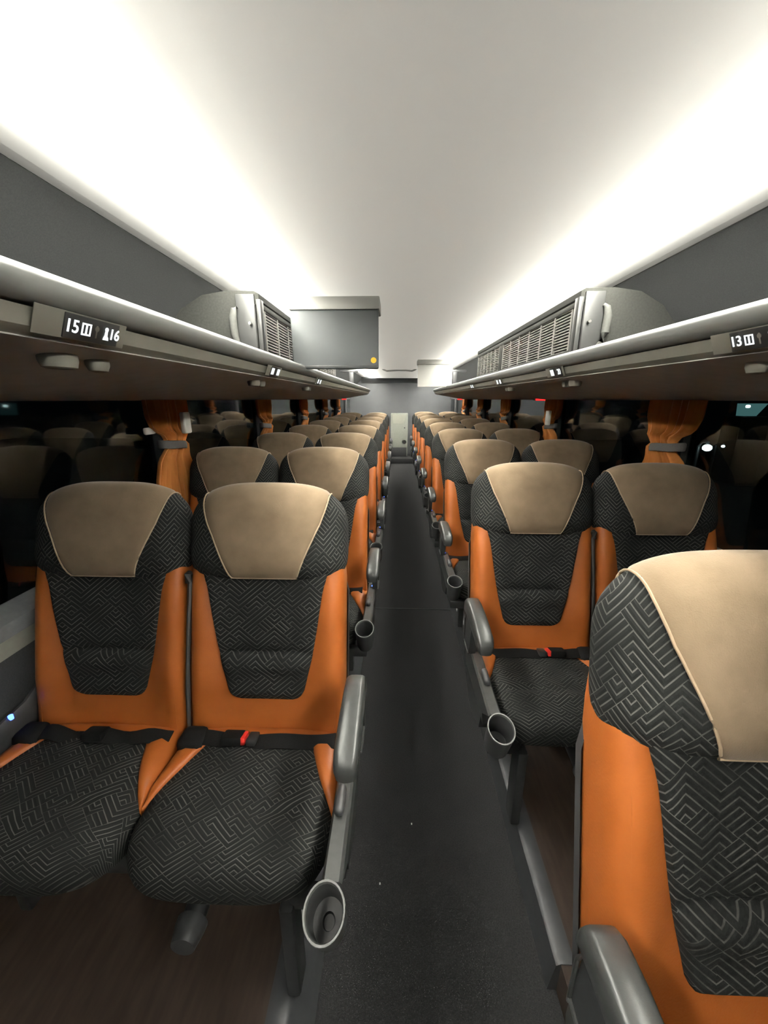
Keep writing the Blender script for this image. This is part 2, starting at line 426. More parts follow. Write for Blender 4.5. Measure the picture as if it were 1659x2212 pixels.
def make_seat_parts(root, sx, aisle, arm_dx=0., tilt=15.5, lift=0., arm_dy=.064):
    """sx: +1 when the aisle (or, for window seats, the neighbour) lies at +x"""
    global SU, CU
    SU, CU = math.sin(R(tilt)), math.cos(R(tilt))
    off = (0, 0, PLAT - lift)
    fl = sx < 0
    def putarm(bb, name, mat, parent=root, angle=40): return bb.build(name, mat, parent, angle, (-arm_dx, arm_dy, PLAT - lift), fl)
    def put(bb, name, mat, parent=root, angle=40): return bb.build(name, mat, parent, angle, off, fl)
    # --- orange leather back shell
    hs = catmull(SEC, 3)
    rings = []; 
    ts = [-.035, -.03, -.01, .02, .06, .10, .15, .2, .25, .3, .35, .40, .44, .48, .52, .56, .60, .63]
    for t in ts:
        w = 1.0 if t < .43 else 1 - .10 * sstep(.43, .63, t)
        e = 0. if t > -.02 else (.012 if t > -.032 else .02)
        front = [(x * w, d * bol(t) - e) for x, d in hs]
        backp = [(.2095 * w, -.062), (.205 * w, -.076), (.16 * w, -.080), (0, -.080)]
        h2 = front + backp
        ring = [bf(x, t, d) for x, d in h2] + [bf(-x, t, d) for x, d in h2[-2:0:-1]]
        rings.append(ring)
    m = MB(); m.loft(rings); back = put(m, 'backrest', M['leather'])
    # stitched seam down each bolster
    for s in (-1, 1):
        m = MB(); m.tube([bf(s * .188, t, shell_d(.188, t) + .0006) for t in [0, .05, .1, .15, .2, .25, .3, .36, .40]], .0014, 5)
        put(m, 'seam', M['leather'], back)
    # --- grey rear shell
    rings = []
    for t in [-.06, 0, .2, .4, .58, .66, .69]:
        w = .2135 if t < .45 else .2135 - .10 * sstep(.45, .72, t) ** 1.0
        ring = [bf(x, t, d) for x, d in [(-w, -.060), (-w - .0015, -.075), (-w + .02, -.098), (0, -.104), (w - .02, -.098), (w + .0015, -.075), (w, -.060), (w - .012, -.079), (0, -.0815), (-w + .012, -.079)]]
        rings.append(ring)
    m = MB(); m.loft(rings); put(m, 'rear_shell', M['mid_plastic'])
    # --- maze fabric centre panel with its crease
    hw = [(.090, .066), (.0925, .078), (.096, .087), (.104, .096), (.12, .104), (.15, .111), (.222, .128), (.30, .142), (.35, .150), (.38, .155), (.40, .160), (.415, .166), (.44, .172)]
    tmap = lambda t: lerp_table([(.08, .087), (.09, .097), (.222, .231), (.44, .475)], t)
    tt = [.090, .0915, .0935, .097, .103, .111, .12, .135, .15, .165, .18, .19, .198, .205, .211, .216, .220, .224, .229, .236, .245, .26, .28, .30, .32, .34, .36, .375, .39, .40, .41, .425, .44]
    NX = 28; rows = []; uvs = []
    for t in tt:
        w = lerp_table(hw, t); row = []; ur = []
        for i in range(NX + 1):
            s = -1 + 2 * i / NX; s = math.copysign(1 - (1 - abs(s)) ** 1.3, s)
            x = w * s
            edge = 1 - abs(s) ** 10
            puff = .017 * math.sqrt(max(0, edge)) * min(1, sstep(.088, .115, t) + .05)
            crease = -.013 * math.exp(-((t - .226) / .010) ** 2) + .011 * math.exp(-((t - .190) / .024) ** 2) - .004 * (1 - sstep(.225, .29, t)) * (t > .222)
            d = shell_d(x, tmap(t)) + puff + crease * edge - (.004 if abs(s) > .999 or t < .0905 else 0)
            row.append(bf(x, tmap(t), d)); ur.append((x, tmap(t)))
        rows.append(row); uvs.append(ur)
    m = MB(); m.grid(rows, uvs); put(m, 'centre_panel', M['fabric'], angle=70)
    # --- head section
    m = MB(); bm = bmesh.new(); bmesh.ops.create_cube(bm, size=2)
    bmesh.ops.subdivide_edges(bm, edges=list(bm.edges), cuts=15, use_grid_fill=True); bm.verts.index_update()
    for v in bm.verts:
        q = Vector((math.tan(v.co.x * .78) * .217, math.tan(v.co.y * .78) * .067, math.tan(v.co.z * .78) * .140)).normalized()
        r_ = HEAD(q.x, q.y, q.z)
        x, d, t = q.x * r_, q.y * r_, q.z * r_
        wrap = sstep(.10, .2, abs(x)) * (.072 - d)
        m.vert(bf(x, HC[0] + t, HC[1] + d), (x + math.copysign(wrap, x) + .05, t + .61))
    for f in bm.faces: m.face([v.index for v in f.verts])
    bm.free(); put(m, 'head_section', M['fabric'], angle=80)
    # --- tan head cover draped over the head section
    rows = []
    NP, NQ = 44, 26
    phis = [R(-67) + (R(150) + R(67)) * i / NP for i in range(NP + 1)]
    def cw(ph):
        t = head_at(0, ph)[2]
        if ph > R(90): return .168
        return lerp_table([(.437, .062), (.441, .076), (.447, .084), (.457, .089), (.497, .105), (.555, .129), (.605, .148), (.645, .158), (.675, .164), (.72, .169)], t)
    for sgn, nm in ((1, 0),):
        for ph in phis:
            row = []
            for j in range(NQ + 1):
                s = -1 + 2 * j / NQ
                x = cw(ph) * s
                p = head_at(x, ph, .0035 - (.004 if abs(s) > .999 else 0))
                row.append(bf(p[0], p[2], p[1]))
            rows.append(row)
    # folded-under lower edge
    m = MB(); m.grid(rows); cov = put(m, 'head_cover', M['suede'], angle=80)
    edge = []
    for ph in phis[::-1][6:]: edge.append(head_at(-cw(ph), ph, .0028))
    for j in range(1, 12): edge.append(head_at(cw(phis[0]) * (-1 + 2 * j / 12), phis[0], .0028))
    for ph in phis[:-6]: edge.append(head_at(cw(ph), ph, .0028))
    m = MB(); m.tube([bf(p[0], p[2], p[1]) for p in edge], .0021, 6); put(m, 'hem', M['hem'], cov)
    # --- seat cushion
    m = MB(); bm = bmesh.new(); bmesh.ops.create_cube(bm, size=2)
    bmesh.ops.subdivide_edges(bm, edges=list(bm.edges), cuts=17, use_grid_fill=True); bm.verts.index_update()
    CR = pillow(CA, CB, CB, CH, 4.2, 3.4, 2.5)
    for v in bm.verts:
        q = Vector((math.tan(v.co.x * .78) * CA, math.tan(v.co.y * .78) * CB, math.tan(v.co.z * .78) * CH)).normalized()
        r_ = CR(q.x, q.y, q.z)
        x, y, z = q.x * r_, q.y * r_, q.z * r_
        vv = y - (0 if y > -.12 else (CH - z) * sstep(-.12, -.2, y))
        if z > 0:
            z -= .007 * math.exp(-((y + .085 + .02 * math.cos(x * 9)) / .008) ** 2) * (1 - (abs(x) / CA) ** 4)
            z += .005 * math.exp(-((y + .14) / .05) ** 2)
        m.vert((x, y + CY, z + CZ + lean(y + CY)), (x + math.copysign(sstep(.17, CA, abs(x)) * max(0, .06 - z), x), vv + .33))
    for f in bm.faces: m.face([v.index for v in f.verts])
    bm.free(); put(m, 'seat_cushion', M['fabric'], angle=80)
    # --- orange leather cushion bolsters and the roll along the back
    for s in (-1, 1):
        rings = []
        for y in [.045, .04, .02, 0, -.03, -.06, -.09, -.12, -.15, -.18, -.20, -.213, -.22]:
            f = sstep(-.222, -.17, y)
            xi = lerp_table([(-.22, .223), (-.195, .206), (-.14, .176), (-.07, .148), (0, .122), (.05, .11)], y)
            zi = cushion_top(xi, min(y, .0)); e = (.226 - xi)
            h = .010 * f
            zo = .525 + lean(y) - .02 * (1 - f)
            pr = [(xi, zi - .006), (xi + .04 * e, zi + .6 * h), (xi + .2 * e, zi + h), (xi + .5 * e, zi + 1.1 * h), (xi + .78 * e, max(zo, zi - .006) + .9 * h), (xi + .95 * e, zo + .2 * h), (.2275, zo - .018), (.228, .46), (.205, .44), (xi, .46)]
            rings.append([(s * x, y, z) for x, z in pr])
        m = MB(); m.loft(rings); put(m, 'seat_bolster', M['leather'], angle=60)
    rings = []
    for i in range(13):
        x = -.195 + .39 * i / 12
        w = 1 - .5 * (abs(x) / .195) ** 6
        rings.append([(x, -.012 + .034 * w * math.cos(a), .522 + .024 * w * math.sin(a) ) for a in [2 * math.pi * k / 12 for k in range(12)]])
    m = MB(); m.loft(rings); put(m, 'rear_roll', M['leather'])
    # --- lap belt lying across the rear of the cushion
    pts = []
    for i in range(25):
        x = -.205 + .41 * i / 24
        z = .556 + .004 * math.sin(x * 31) + (.008 * math.sin(x * 47 + 1) if not aisle else 0)
        pts.append((x, -.052 - .006 * math.cos(x * 12), z))
    m = MB()
    rows = [[(p[0], p[1] + .018, p[2] + .006), (p[0], p[1] + .019, p[2] + .0085), (p[0], p[1], p[2] + .005), (p[0], p[1] - .019, p[2] - .002), (p[0], p[1] - .0195, p[2] - .005), (p[0], p[1], p[2] + .0025)] for p in pts]
    m.loft(rows); belt = put(m, 'lap_belt', M['black_web'])
    bx = -.055 if aisle else .02
    m = MB(); rt = Matrix.Rotation(R(-14), 4, 'X')
    m.box((bx - .045, -.076, .555), (bx + .012, -.034, .579), .006, mat=rt); put(m, 'buckle', M['black_web'], belt)
    if aisle:
        m = MB(); m.box((bx + .008, -.074, .557), (bx + .021, -.038, .578), .004, mat=rt); put(m, 'buckle_button', M['red'], belt)
        m = MB(); m.box((bx + .024, -.076, .556), (bx + .05, -.034, .574), .004, mat=rt); put(m, 'belt_tongue', M['dark_plastic'], belt)
    m = MB(); m.box((-.222, -.085, .52), (-.15, -.015, .575), .02, 3); put(m, 'belt_anchor', M['black_web'])
    # --- under frame
    m = MB(); m.box((-.18, -.24, .33), (.18, .05, .40), .01); m.box((-.16, -.02, PLAT - lift), (-.10, .04, .35), .008); put(m, 'under_frame', M['dark_plastic'])
    if aisle:
        # dark release strap in the gap to the neighbouring seat
        m = MB(); pts = [bf(-.2125, t, .006 + .01 * math.sin(t * 9)) for t in [.0, .06, .12, .18, .24, .30, .38, .43]]
        m.tube(pts, [.006, .006, .007, .006, .006, .007, .009, .010], 8)
        m.tube([bf(-.2125, .43, .012), bf(-.2125, .455, .012), bf(-.2125, .462, .006)], [.010, .012, .006], 8)
        put(m, 'gap_strap', M['mid_plastic'])
        m = MB(); m.tube([(-.083, -.315, .325), (-.083, -.33, .325), (-.083, -.36, .325)], [.034, .033, .026], 16); m.tube([(-.083, -.20, .34), (-.083, -.32, .325)], .026, 12)
        put(m, 'frame_tube', M['mid_plastic'])
        # --- arm: rail, pad, upright, cup holder, lamp, recline button
        m = MB()
        rp = [(.214, .596), (.219, .602), (.246, .602), (.252, .596), (.253, .545), (.248, .50), (.228, .495), (.214, .52)]
        rings = []
        for y, k in [(-.327, 0), (-.30, 0), (-.1, 0), (-.02, 0), (.01, -.004), (.025, -.012), (.032, -.03)]:
            rings.append([(x, y + (.065 if y < -.29 and z < .59 else 0), z + k * (1 if z > .58 else .4)) for x, z in rp])
        m.loft(rings); rail = putarm(m, 'arm_rail', M['grey_plastic'])
        m = MB(); m.prism([(-.225, .50), (.03, .50), (.02, .44), (-.05, .40), (-.1, .40), (-.21, .44)], 'x', .218, .246); putarm(m, 'side_skirt', M['dark_plastic'])
        # pad
        rings = []
        for y, dz, w, hh in [(.012, -.055, .010, .010), (.008, -.032, .020, .020), (-.002, -.014, .024, .026), (-.02, -.005, .0255, .03), (-.06, 0, .026, .03), (-.12, 0, .026, .029), (-.18, -.004, .026, .027), (-.222, -.010, .026, .025), (-.240, -.016, .024, .022), (-.249, -.026, .018, .014), (-.251, -.032, .010, .007)]:
            ring = []
            for k in range(20):
                a = 2 * math.pi * k / 20; ca, sa = math.cos(a), math.sin(a)
                ring.append((.249 + w * math.copysign(abs(ca) ** .5, ca), y + .014, .765 + dz + hh * math.copysign(abs(sa) ** .55, sa)))
            rings.append(ring)
        m = MB(); m.loft(rings); putarm(m, 'armrest_pad', M['grey_plastic'], angle=50)
        m = MB(); m.prism([(.015, .60), (.013, .72), (0, .75), (-.05, .745), (-.075, .70), (-.07, .64), (-.055, .60)], 'x', .238, .262); putarm(m, 'arm_upright', M['dark_plastic'])
        m = MB(); m.tube([(.264, .018, .60), (.265, .016, .70), (.264, .0, .745), (.264, -.02, .752)], [.003, .0035, .0035, .003], 8); m.tube([(.264, .018, .61), (.264, -.03, .605), (.262, -.06, .604)], .003, 6); putarm(m, 'upright_trim', M['grey_plastic'])
        # lamp
        m = MB(); m.box((.226, -.045, .600), (.249, -.008, .606), .003); lamp = putarm(m, 'socket', M['dark_plastic'], rail)
        m = MB(); m.tube([(.239, -.033, .606), (.239, -.033, .6085)], .0058, 12); putarm(m, 'charging_light', M['led'], rail)
        m = MB(); m.box((.219, -.215, .598), (.240, -.150, .622), .010, 3); putarm(m, 'recline_button', M['mid_plastic'], rail)
        # cup holder
        m = MB(); n = 28; prof_ = [(.030, -.10), (.0335, -.09), (.036, -.02), (.0365, 0)]
        inner = [(.0325, -.004), (.031, -.03), (.029, -.085), (.012, -.088), (.010, -.098)]
        tm = Matrix.Rotation(R(20), 4, 'X'); cc = Vector((.226, -.366, .592))
        def ringp(r_, z): return [tuple(cc + tm @ Vector((r_ * math.cos(2 * math.pi * k / n), r_ * 1.14 * math.sin(2 * math.pi * k / n), z))) for k in range(n)]
        m.loft([ringp(r_, z) for r_, z in prof_ + [(.0345, .001)] + inner]); cup = putarm(m, 'cup_holder', M['mid_plastic'])
        m = MB(); m.grid([ringp(r_, z) for r_, z in [(.0362, -.004), (.0375, 0), (.0368, .0035), (.034, .0035), (.0325, 0), (.0325, -.004)]], close_u=True); putarm(m, 'cup_rim', M['cup_rim'], cup)
        m = MB(); m.box((.10, -.27, PLAT - lift), (.132, -.205, .40), .008); m.box((.12, -.255, .38), (.225, -.22, .42), .006); putarm(m, 'leg', M['dark_plastic'])
        m = MB(); m.box((.10, .0, PLAT - lift), (.132, .06, .40), .008); m.box((.12, .015, .38), (.225, .05, .42), .006); putarm(m, 'leg', M['dark_plastic'])
    else:
        # wall-side arm
        m = MB(); rings = []
        for y, w, z1 in [(-.30, .012, .575), (-.28, .016, .595), (-.15, .017, .605), (0, .018, .62), (.08, .018, .66), (.13, .016, .67), (.16, .012, .64)]:
            rings.append([(-.238 + w * math.cos(a), y, z1 - .05 + .05 * math.sin(a)) for a in [2 * math.pi * k / 14 for k in range(14)]])
        m.loft(rings); wa = put(m, 'wall_arm', M['mid_plastic'])
        m = MB(); m.tube([(-.231, -.05, .605), (-.231, -.05, .6165)], .006, 12); put(m, 'charging_light', M['led'], wa)
        m = MB(); m.box((-.20, -.2, PLAT - lift), (-.165, -.12, .42), .008); put(m, 'leg', M['dark_plastic'])

ORD = ['nearest', 'second', 'third', 'fourth', 'fifth', 'sixth', 'seventh', 'eighth', 'ninth']
def seats(side, sx, y_first, pitch, count, cxs, arm_dx, k0=0):
    for pos, cx, aisle in (('aisle', cxs[0], True), ('window', cxs[1], False)):
        proto = None
        for k in range(k0, count + k0):
            loc = (sx * cx, y_first + pitch * k, PLAT)
            o_ = ORD[k] if k < count + k0 - 1 else 'farthest'
            lab = 'orange and black coach seat, %s side, %s row %s of the aisle' % (pos, o_, side)
            if side == 'left' and k == 0: lab = 'orange and black coach seat with tan head cover, %s side of nearest left row' % pos
            if proto is None:
                proto = empty('coach_seat', loc)
                tag(proto, lab, 'seat', 'coach seats %s of the aisle' % side)
                make_seat_parts(proto, -sx, aisle, arm_dx)
            else: dup(proto, loc, lab)
seats('left', -1, .877, .865, 8, (.44, .897), .02)
seats('right', 1, .400, .880, 8, (.441, .898), .0, 1)
near = empty('coach_seat', (.441, .32, PLAT))
tag(near, 'orange and black coach seat close up at bottom right, cropped by the frame', 'seat', 'coach seats right of the aisle')
make_seat_parts(near, -1, True, 0., 15.5, .025, -.005)

# ------------------------------------------------------------------ air conditioner boxes on the racks
def air_box(side, sx):
    y0, y1 = 1.66, 3.62
    xf = .622; zb, zt = 1.604, 1.852
    root = empty('air_conditioner', (sx * .8, y0, zb)); off = (sx * .8, y0, zb)
    tag(root, 'felt covered air conditioner box with slotted grilles on the %s rack' % side, 'air conditioner', 'air conditioner boxes')
    P = [(xf + .012, zb), (xf + .012, zt - .05), (xf - .004, zt - .03), (xf - .004, zt - .008), (xf + .012, zt), (.74, zt + .002), (.84, zt - .012), (.93, zt - .06), (1.0, zt - .14), (1.05, zb)]
    m = MB(); m.prism([(sx * x, z) for x, z in P], 'y', y0, y1); m.build('casing', M['ac_felt'], root, off=off, angle=35)
    gz0, gz1 = zb + .035, zt - .06
    for (ga, gb, nv) in ((y0 + .06, y0 + 1.10, 6), (y0 + 1.20, y1 - .05, 6)):
        m = MB()
        m.box((min(sx * (xf + .006), sx * (xf + .013)), ga, gz0), (max(sx * (xf + .006), sx * (xf + .013)), gb, gz1), 0, mi=1)
        ns = 13; x0, x1 = sorted((sx * (xf - .004), sx * (xf + .008)))
        for i in range(ns + 1):
            z = gz0 + (gz1 - gz0) * i / ns
            m.box((x0, ga, z - .0024), (x1, gb, z + .0024), 0)
        for i in range(nv + 1):
            y = ga + (gb - ga) * i / nv
            m.box((min(sx * (xf - .006), sx * (xf + .006)), y - .007, gz0), (max(sx * (xf - .006), sx * (xf + .006)), y + .007, gz1), 0)
        m.build('grille', [M['grille'], M['black']], root, off=off)
    # sill and frame of the front
    m = MB(); xa, xb = sorted((sx * (xf - .008), sx * (xf + .012)))
    m.box((xa, y0 + .03, zb), (xb, y1 - .01, gz0), .003); m.box((xa, y0 + 1.11, gz0), (xb, y0 + 1.19, gz1), .002); m.box((xa, y0 + .03, gz1), (xb, y1, gz1 + .02), .002)
    m.build('front_frame', M['ac_front'], root, off=off)
    # pale end bracket with recessed grip
    m = MB(); xa, xb = sorted((sx * (xf + .012), sx * (xf + .085)))
    m.box((xa, y0 - .008, zb + .002), (xb, y0 + .002, zt - .012), .002)
    xa, xb = sorted((sx * (xf - .012), sx * (xf + .006))); m.box((xa, y0 - .008, zb + .002), (xb, y0 + .03, zt - .03), .002)
    br = m.build('end_bracket', M['ac_metal'], root, off=off)
    m = MB(); m.tube([(sx * (xf + .075), y0 - .012, zb + .045), (sx * (xf + .088), y0 - .016, zb + .055), (sx * (xf + .096), y0 - .018, zb + .09), (sx * (xf + .098), y0 - .018, zb + .15), (sx * (xf + .092), y0 - .016, zb + .18), (sx * (xf + .08), y0 - .012, zb + .19)], [.006, .012, .015, .015, .012, .006], 10)
    m.build('grip', M['ac_front'], br, off=off)
    m = MB(); m.tube([(sx * (xf + .03), y0 - .006, zb + .13), (sx * (xf + .03), y0 - .026, zb + .13)], .006, 10); m.build('latch', M['metal'], br, off=off)
    xa, xb = sorted((sx * (xf + .008), sx * (xf + .013))); m = MB(); m.box((xa, y0 - .0095, zb + .02), (xb, y0 - .006, zt - .05), 0); m.build('slot', M['black'], br, off=off)
air_box('left', -1); air_box('right', 1)

# ------------------------------------------------------------------ monitors hanging from the ceiling
def monitor(cx, y, label, sticker, ztop=1.899, w=.425, h=.262, light=False):
    root = empty('ceiling_monitor', (cx, y, ztop)); tag(root, label, 'monitor', 'fold-down ceiling monitors'); off = (cx, y, ztop)
    m = MB(); m.box((cx - w / 2 - .004, y - .02, ztop - .045), (cx + w / 2 + .004, y + .16, ztop + .012), .006); m.build('ceiling_base', M['tv_white'], root, off=off)
    tilt = Matrix.Rotation(R(6), 4, 'X')
    m = MB(); m.box((cx - w / 2 + .002, y - .012, ztop - .045 - h), (cx + w / 2 - .002, y + .02, ztop - .043), .008, 3); back = m.build('screen_back', M['tv_white'] if light else M['tv_back'], root, off=off)
    if not light:
        m = MB(); m.box((cx - w / 2 + .004, y - .0125, ztop - .045 - h + .002), (cx + w / 2 - .004, y + .018, ztop - .045 - h + .022), .008, 3); m.build('bottom_bevel', M['tv_dark'], back, off=off)
    m = MB(); m.box((cx - w / 2 + .02, y + .019, ztop - .03 - h), (cx + w / 2 - .02, y + .023, ztop - .06), .002); m.build('screen', M['black'], back, off=off)
    if sticker:
        m = MB(); m.tube([(cx + w / 2 - .026, y - .0125, ztop - h - .006), (cx + w / 2 - .026, y - .0135, ztop - h - .006)], .0135, 24); m.build('sticker', M['yellow'], back, off=off)
monitor(-.378, 2.02, 'grey fold-down monitor with a yellow dot sticker hanging from the ceiling', True)
monitor(.385, 5.05, 'smaller looking pale monitor hanging far down near the right rack', False, light=True)

# roof hatch grip near the back
m = MB(); m.tube([(-.33, 6.6, 1.925), (-.29, 6.6, 1.90), (-.25, 6.6, 1.885), (-.1, 6.6, 1.893), (.06, 6.6, 1.893), (.16, 6.6, 1.885), (.2, 6.6, 1.90), (.24, 6.6, 1.925)], [.012, .014, .014, .012, .012, .014, .014, .012], 8)
tag(m.build('roof_hatch_grip', M['tv_white']), 'long white grip of the roof hatch on the far ceiling', 'grip')

# ------------------------------------------------------------------ seat number signs and overhead fittings
def text_mesh(body, size):
    cu = bpy.data.curves.new('characters', 'FONT'); cu.body = body; cu.size = size; cu.extrude = .0004; cu.offset = size * .012
    cu.align_x = 'CENTER'; cu.align_y = 'CENTER'
    o = bpy.data.objects.new('characters', cu); COL.objects.link(o)
    dg = bpy.context.evaluated_depsgraph_get(); dg.update()
    me = bpy.data.meshes.new_from_object(o.evaluated_get(dg))
    bpy.data.objects.remove(o)
    return me

def sign(sx, y, label, left_txt, right_txt, full):
    """plate on the soffit of the rack, facing the aisle; read along +y on the left, along -y on the right"""
    root = empty('seat_number_sign', (sx * .5435, y, 1.5505)); tag(root, label, 'sign', 'lit seat number signs')
    # local frame: X = reading direction, Y = up, Z = out to the aisle (and a little down)
    rd = Vector((0, 1, 0)) if sx < 0 else Vector((0, -1, 0))
    nrm = Vector((-sx * .92, 0, -.39)).normalized(); upv = nrm.cross(rd).normalized()
    if upv.z < 0: upv = -upv
    fr = Matrix((rd, upv, nrm)).transposed().to_4x4()
    def put(mb, name, mat, parent):
        mb.v = [tuple(fr @ Vector(p)) for p in mb.v]; return mb.build(name, mat, parent)
    m = MB(); m.box((-.053, -.0175, -.002), (.056, .0175, .001), .001); plate = put(m, 'plate', M['dark_plastic'], root)
    if full or True:
        m = MB(); m.box((-.10, -.019, -.0025), (.075, .019, -.0012), .0005); put(m, 'surround', M['soffit'], root)
    def txt(body, xo, size):
        me = text_mesh(body, size); me.materials.append(M['sign_lit']) if not me.materials else me.materials.__setitem__(0, M['sign_lit'])
        o = bpy.data.objects.new('number', me); COL.objects.link(o); o.parent = plate
        o.matrix_local = fr @ Matrix.Translation((xo, 0, .0016))
    if full:
        txt(left_txt, -.040, .026)
        m = MB()
        for (a, c, d, e) in ((-.022, -.009, -.004, -.0065), (-.022, .0065, -.004, .009), (-.022, -.009, -.0195, .009), (-.0145, -.009, -.0115, .009), (-.0065, -.009, -.004, .009)): m.box((a, c, .0008), (d, e, .0018), 0)
        put(m, 'window_symbol', M['sign_lit'], plate)
        m = MB(); m.box((.006, -.010, .0008), (.009, .009, .0016), .0005); m.tube([(.0075, .004, .001), (.0075, .004, .0018)], .0042, 10); put(m, 'lamp_symbol', M['sign_dim'], plate)
        m = MB(); m.tube([(.028, .0065, .0008), (.028, .0065, .0018)], .0035, 12)
        m.prism([(.0225, -.010), (.0345, -.010), (.0335, -.006), (.031, -.003), (.0305, .004), (.0255, .004), (.025, -.003), (.0235, -.006)], 'z', .0008, .0018); put(m, 'person_symbol', M['sign_lit'], plate)
        txt(right_txt, .046, .024)
    else:
        for xo, t_ in ((-.034, left_txt), (.034, right_txt)):
            if t_: txt(t_, xo, .03)
            else:
                m = MB(); m.box((xo - .016, -.012, .0008), (xo + .016, .012, .0018), .0008); put(m, 'lit_window', M['sign_lit'], plate)

sign(-1, .632, 'lit sign reading 15 and 16 on the left rack edge', '15', '16', True)
sign(1, .745, 'lit sign reading 13 on the right rack edge, cut by the frame', '13', '14', True)
sign(-1, 1.56, 'two small white lit squares on left rack edge, second sign along', '', '', False)
sign(-1, 2.43, 'tiny lit sign on the left rack edge, third along', '', '', False)
sign(1, 1.625, 'small lit sign ending in 20 on the right rack edge', '', '20', False)
sign(1, 2.505, 'tiny lit sign on the right rack edge, third along', '', '', False)
sign(1, 3.385, 'faint lit sign on the right rack edge, fourth along', '', '', False)

def under_z(x): return lerp_table([(.565, 1.5285), (.60, 1.520), (.70, 1.506), (.85, 1.482), (1.0, 1.460), (1.183, 1.444)], x)
def reading_lamp(sx, y, label):
    x = .622; z = under_z(x); root = empty('reading_lamp', (sx * x, y, z)); tag(root, label, 'reading lamp', 'overhead reading lamps'); off = (sx * x, y, z)
    m = MB(); n = 20
    rings = [[(sx * x + r_ * .85 * math.cos(2 * math.pi * k / n), y + r_ * 1.25 * math.sin(2 * math.pi * k / n), z + h) for k in range(n)] for r_, h in ((.026, .004), (.026, -.008), (.023, -.018), (.0185, -.020), (.0165, -.008))]
    m.loft(rings); m.build('bezel', M['soffit'], root, off=off)
    m = MB(); m.loft([[(sx * x + r_ * math.cos(2 * math.pi * k / n), y + r_ * math.sin(2 * math.pi * k / n), z + h) for k in range(n)] for r_, h in ((.0155, -.006), (.0145, -.012), (.009, -.017), (.003, -.019))]); m.build('lens', M['black'], root, off=off)
def air_nozzle(sx, y, label):
    x = .622; z = under_z(x); m = MB(); n = 18
    m.loft([[(sx * x + r_ * .8 * math.cos(2 * math.pi * k / n), y + r_ * 1.3 * math.sin(2 * math.pi * k / n), z + h) for k in range(n)] for r_, h in ((.019, .004), (.019, -.008), (.015, -.018), (.006, -.021))])
    tag(m.build('air_nozzle', M['soffit']), label, 'air nozzle', 'overhead air nozzles')
for i, y in enumerate([.650, 1.535, 2.40]):
    reading_lamp(-1, y, 'oval reading lamp under the left rack, %s along' % ORD[i]); air_nozzle(-1, y + .085, 'small air nozzle under the left rack beside the %s lamp' % ORD[i])
for i, y in enumerate([.735, 1.62, 2.50]):
    reading_lamp(1, y, 'oval reading lamp under the right rack, %s along' % ORD[i]); air_nozzle(1, y + .085, 'small air nozzle under the right rack beside the %s lamp' % ORD[i])

# ------------------------------------------------------------------ curtains tied at the pillars
def curtain_mesh(sx, c_top, c_mid, c_bot, w_top, w_mid, w_bot, seed):
    rnd = random.Random(seed); ph = [rnd.uniform(0, 6.28) for _ in range(4)]
    m = MB(); rings = []; n = 56
    for i in range(31):
        v = i / 30; z = 1.446 - v * (1.446 - .855)
        tab = lambda a, b_, c: lerp_table([(0, a), (.12, a * .97 + b_ * .03), (.22, a * .6 + b_ * .4), (.29, b_ * 1.03), (.32, b_), (.35, b_ * 1.03), (.45, b_ * .6 + c * .4), (.62, c * .95 + b_ * .05), (1, c)], v)
        c, w = tab(c_top, c_mid, c_bot), tab(w_top, w_mid, w_bot)
        th = .014 + .004 * math.sin(v * 5)
        ring = []
        for k in range(n):
            a = 2 * math.pi * k / n
            yy = c + w / 2 * math.cos(a)
            pl = .010 * math.sin((yy - c) / w * 26 + ph[0]) + .004 * math.sin((yy - c) / w * 47 + ph[1] + v * 2)
            pl *= 1 - .75 * math.exp(-((v - .345) / .06) ** 2)
            xx = 1.155 + (-1 if math.sin(a) > 0 else 1) * (th * abs(math.sin(a)) ** .5) * .8 + (pl if math.sin(a) > 0 else 0)
            ring.append((sx * min(xx, 1.172), yy, z))
        rings.append(ring)
    m.loft(rings); return m
CO = ['nearest', 'second', 'third', 'fourth', 'farthest']
for side, sx in (('left', -1), ('right', 1)):
    for k in range(5):
        py = PILLS[sx][4 + k]
        root = empty('curtain', (sx * 1.15, py, .855)); off = (sx * 1.15, py, .855)
        tag(root, '%s orange pleated curtain tied to a window pillar on the %s' % (CO[k], side), 'curtain', 'tied orange window curtains')
        curtain_mesh(sx, py - .085, py - .045, py - .09, .17, .085, .16, 10 * k + (sx > 0)).build('drape', M['curtain'], root, off=off, angle=60)
        curtain_mesh(sx, py + .085, py + .045, py + .09, .17, .085, .16, 10 * k + 5 + (sx > 0)).build('drape', M['curtain'], root, off=off, angle=60)
        m = MB(); rings = []
        for zz, g in ((1.222, 0), (1.226, .003), (1.240, .004), (1.254, .003), (1.258, 0)):
            rings.append([(sx * (1.151 + (.021 + g) * (1 if math.cos(a) > 0 else -1) * abs(math.cos(a)) ** .5 * (.95 if math.cos(a) > 0 else 1)), py + (.102 + g) * (1 if math.sin(a) > 0 else -1) * abs(math.sin(a)) ** .6, zz + .012 * math.sin(a) * -1) for a in [2 * math.pi * q / 28 for q in range(28)]])
        m.loft(rings); m.build('tie_band', M['band'], root, off=off)
def pbox(x, y, z, sx_, sy, sz, label):
    m = MB(); m.box((x - sx_ / 2, y - sy / 2, z - sz / 2), (x + sx_ / 2, y + sy / 2, z + sz / 2), .008, 3)
    tag(m.build('plastic_box', M['white_plastic']), label, 'box', 'small white boxes on window pillars')
pbox(-1.095, 1.88, 1.34, .025, .06, .10, 'small white plastic box above the band of the nearest left curtain')
pbox(-1.165, 1.70, 1.315, .02, .07, .03, 'tiny white plastic box on the left window before the nearest curtain')
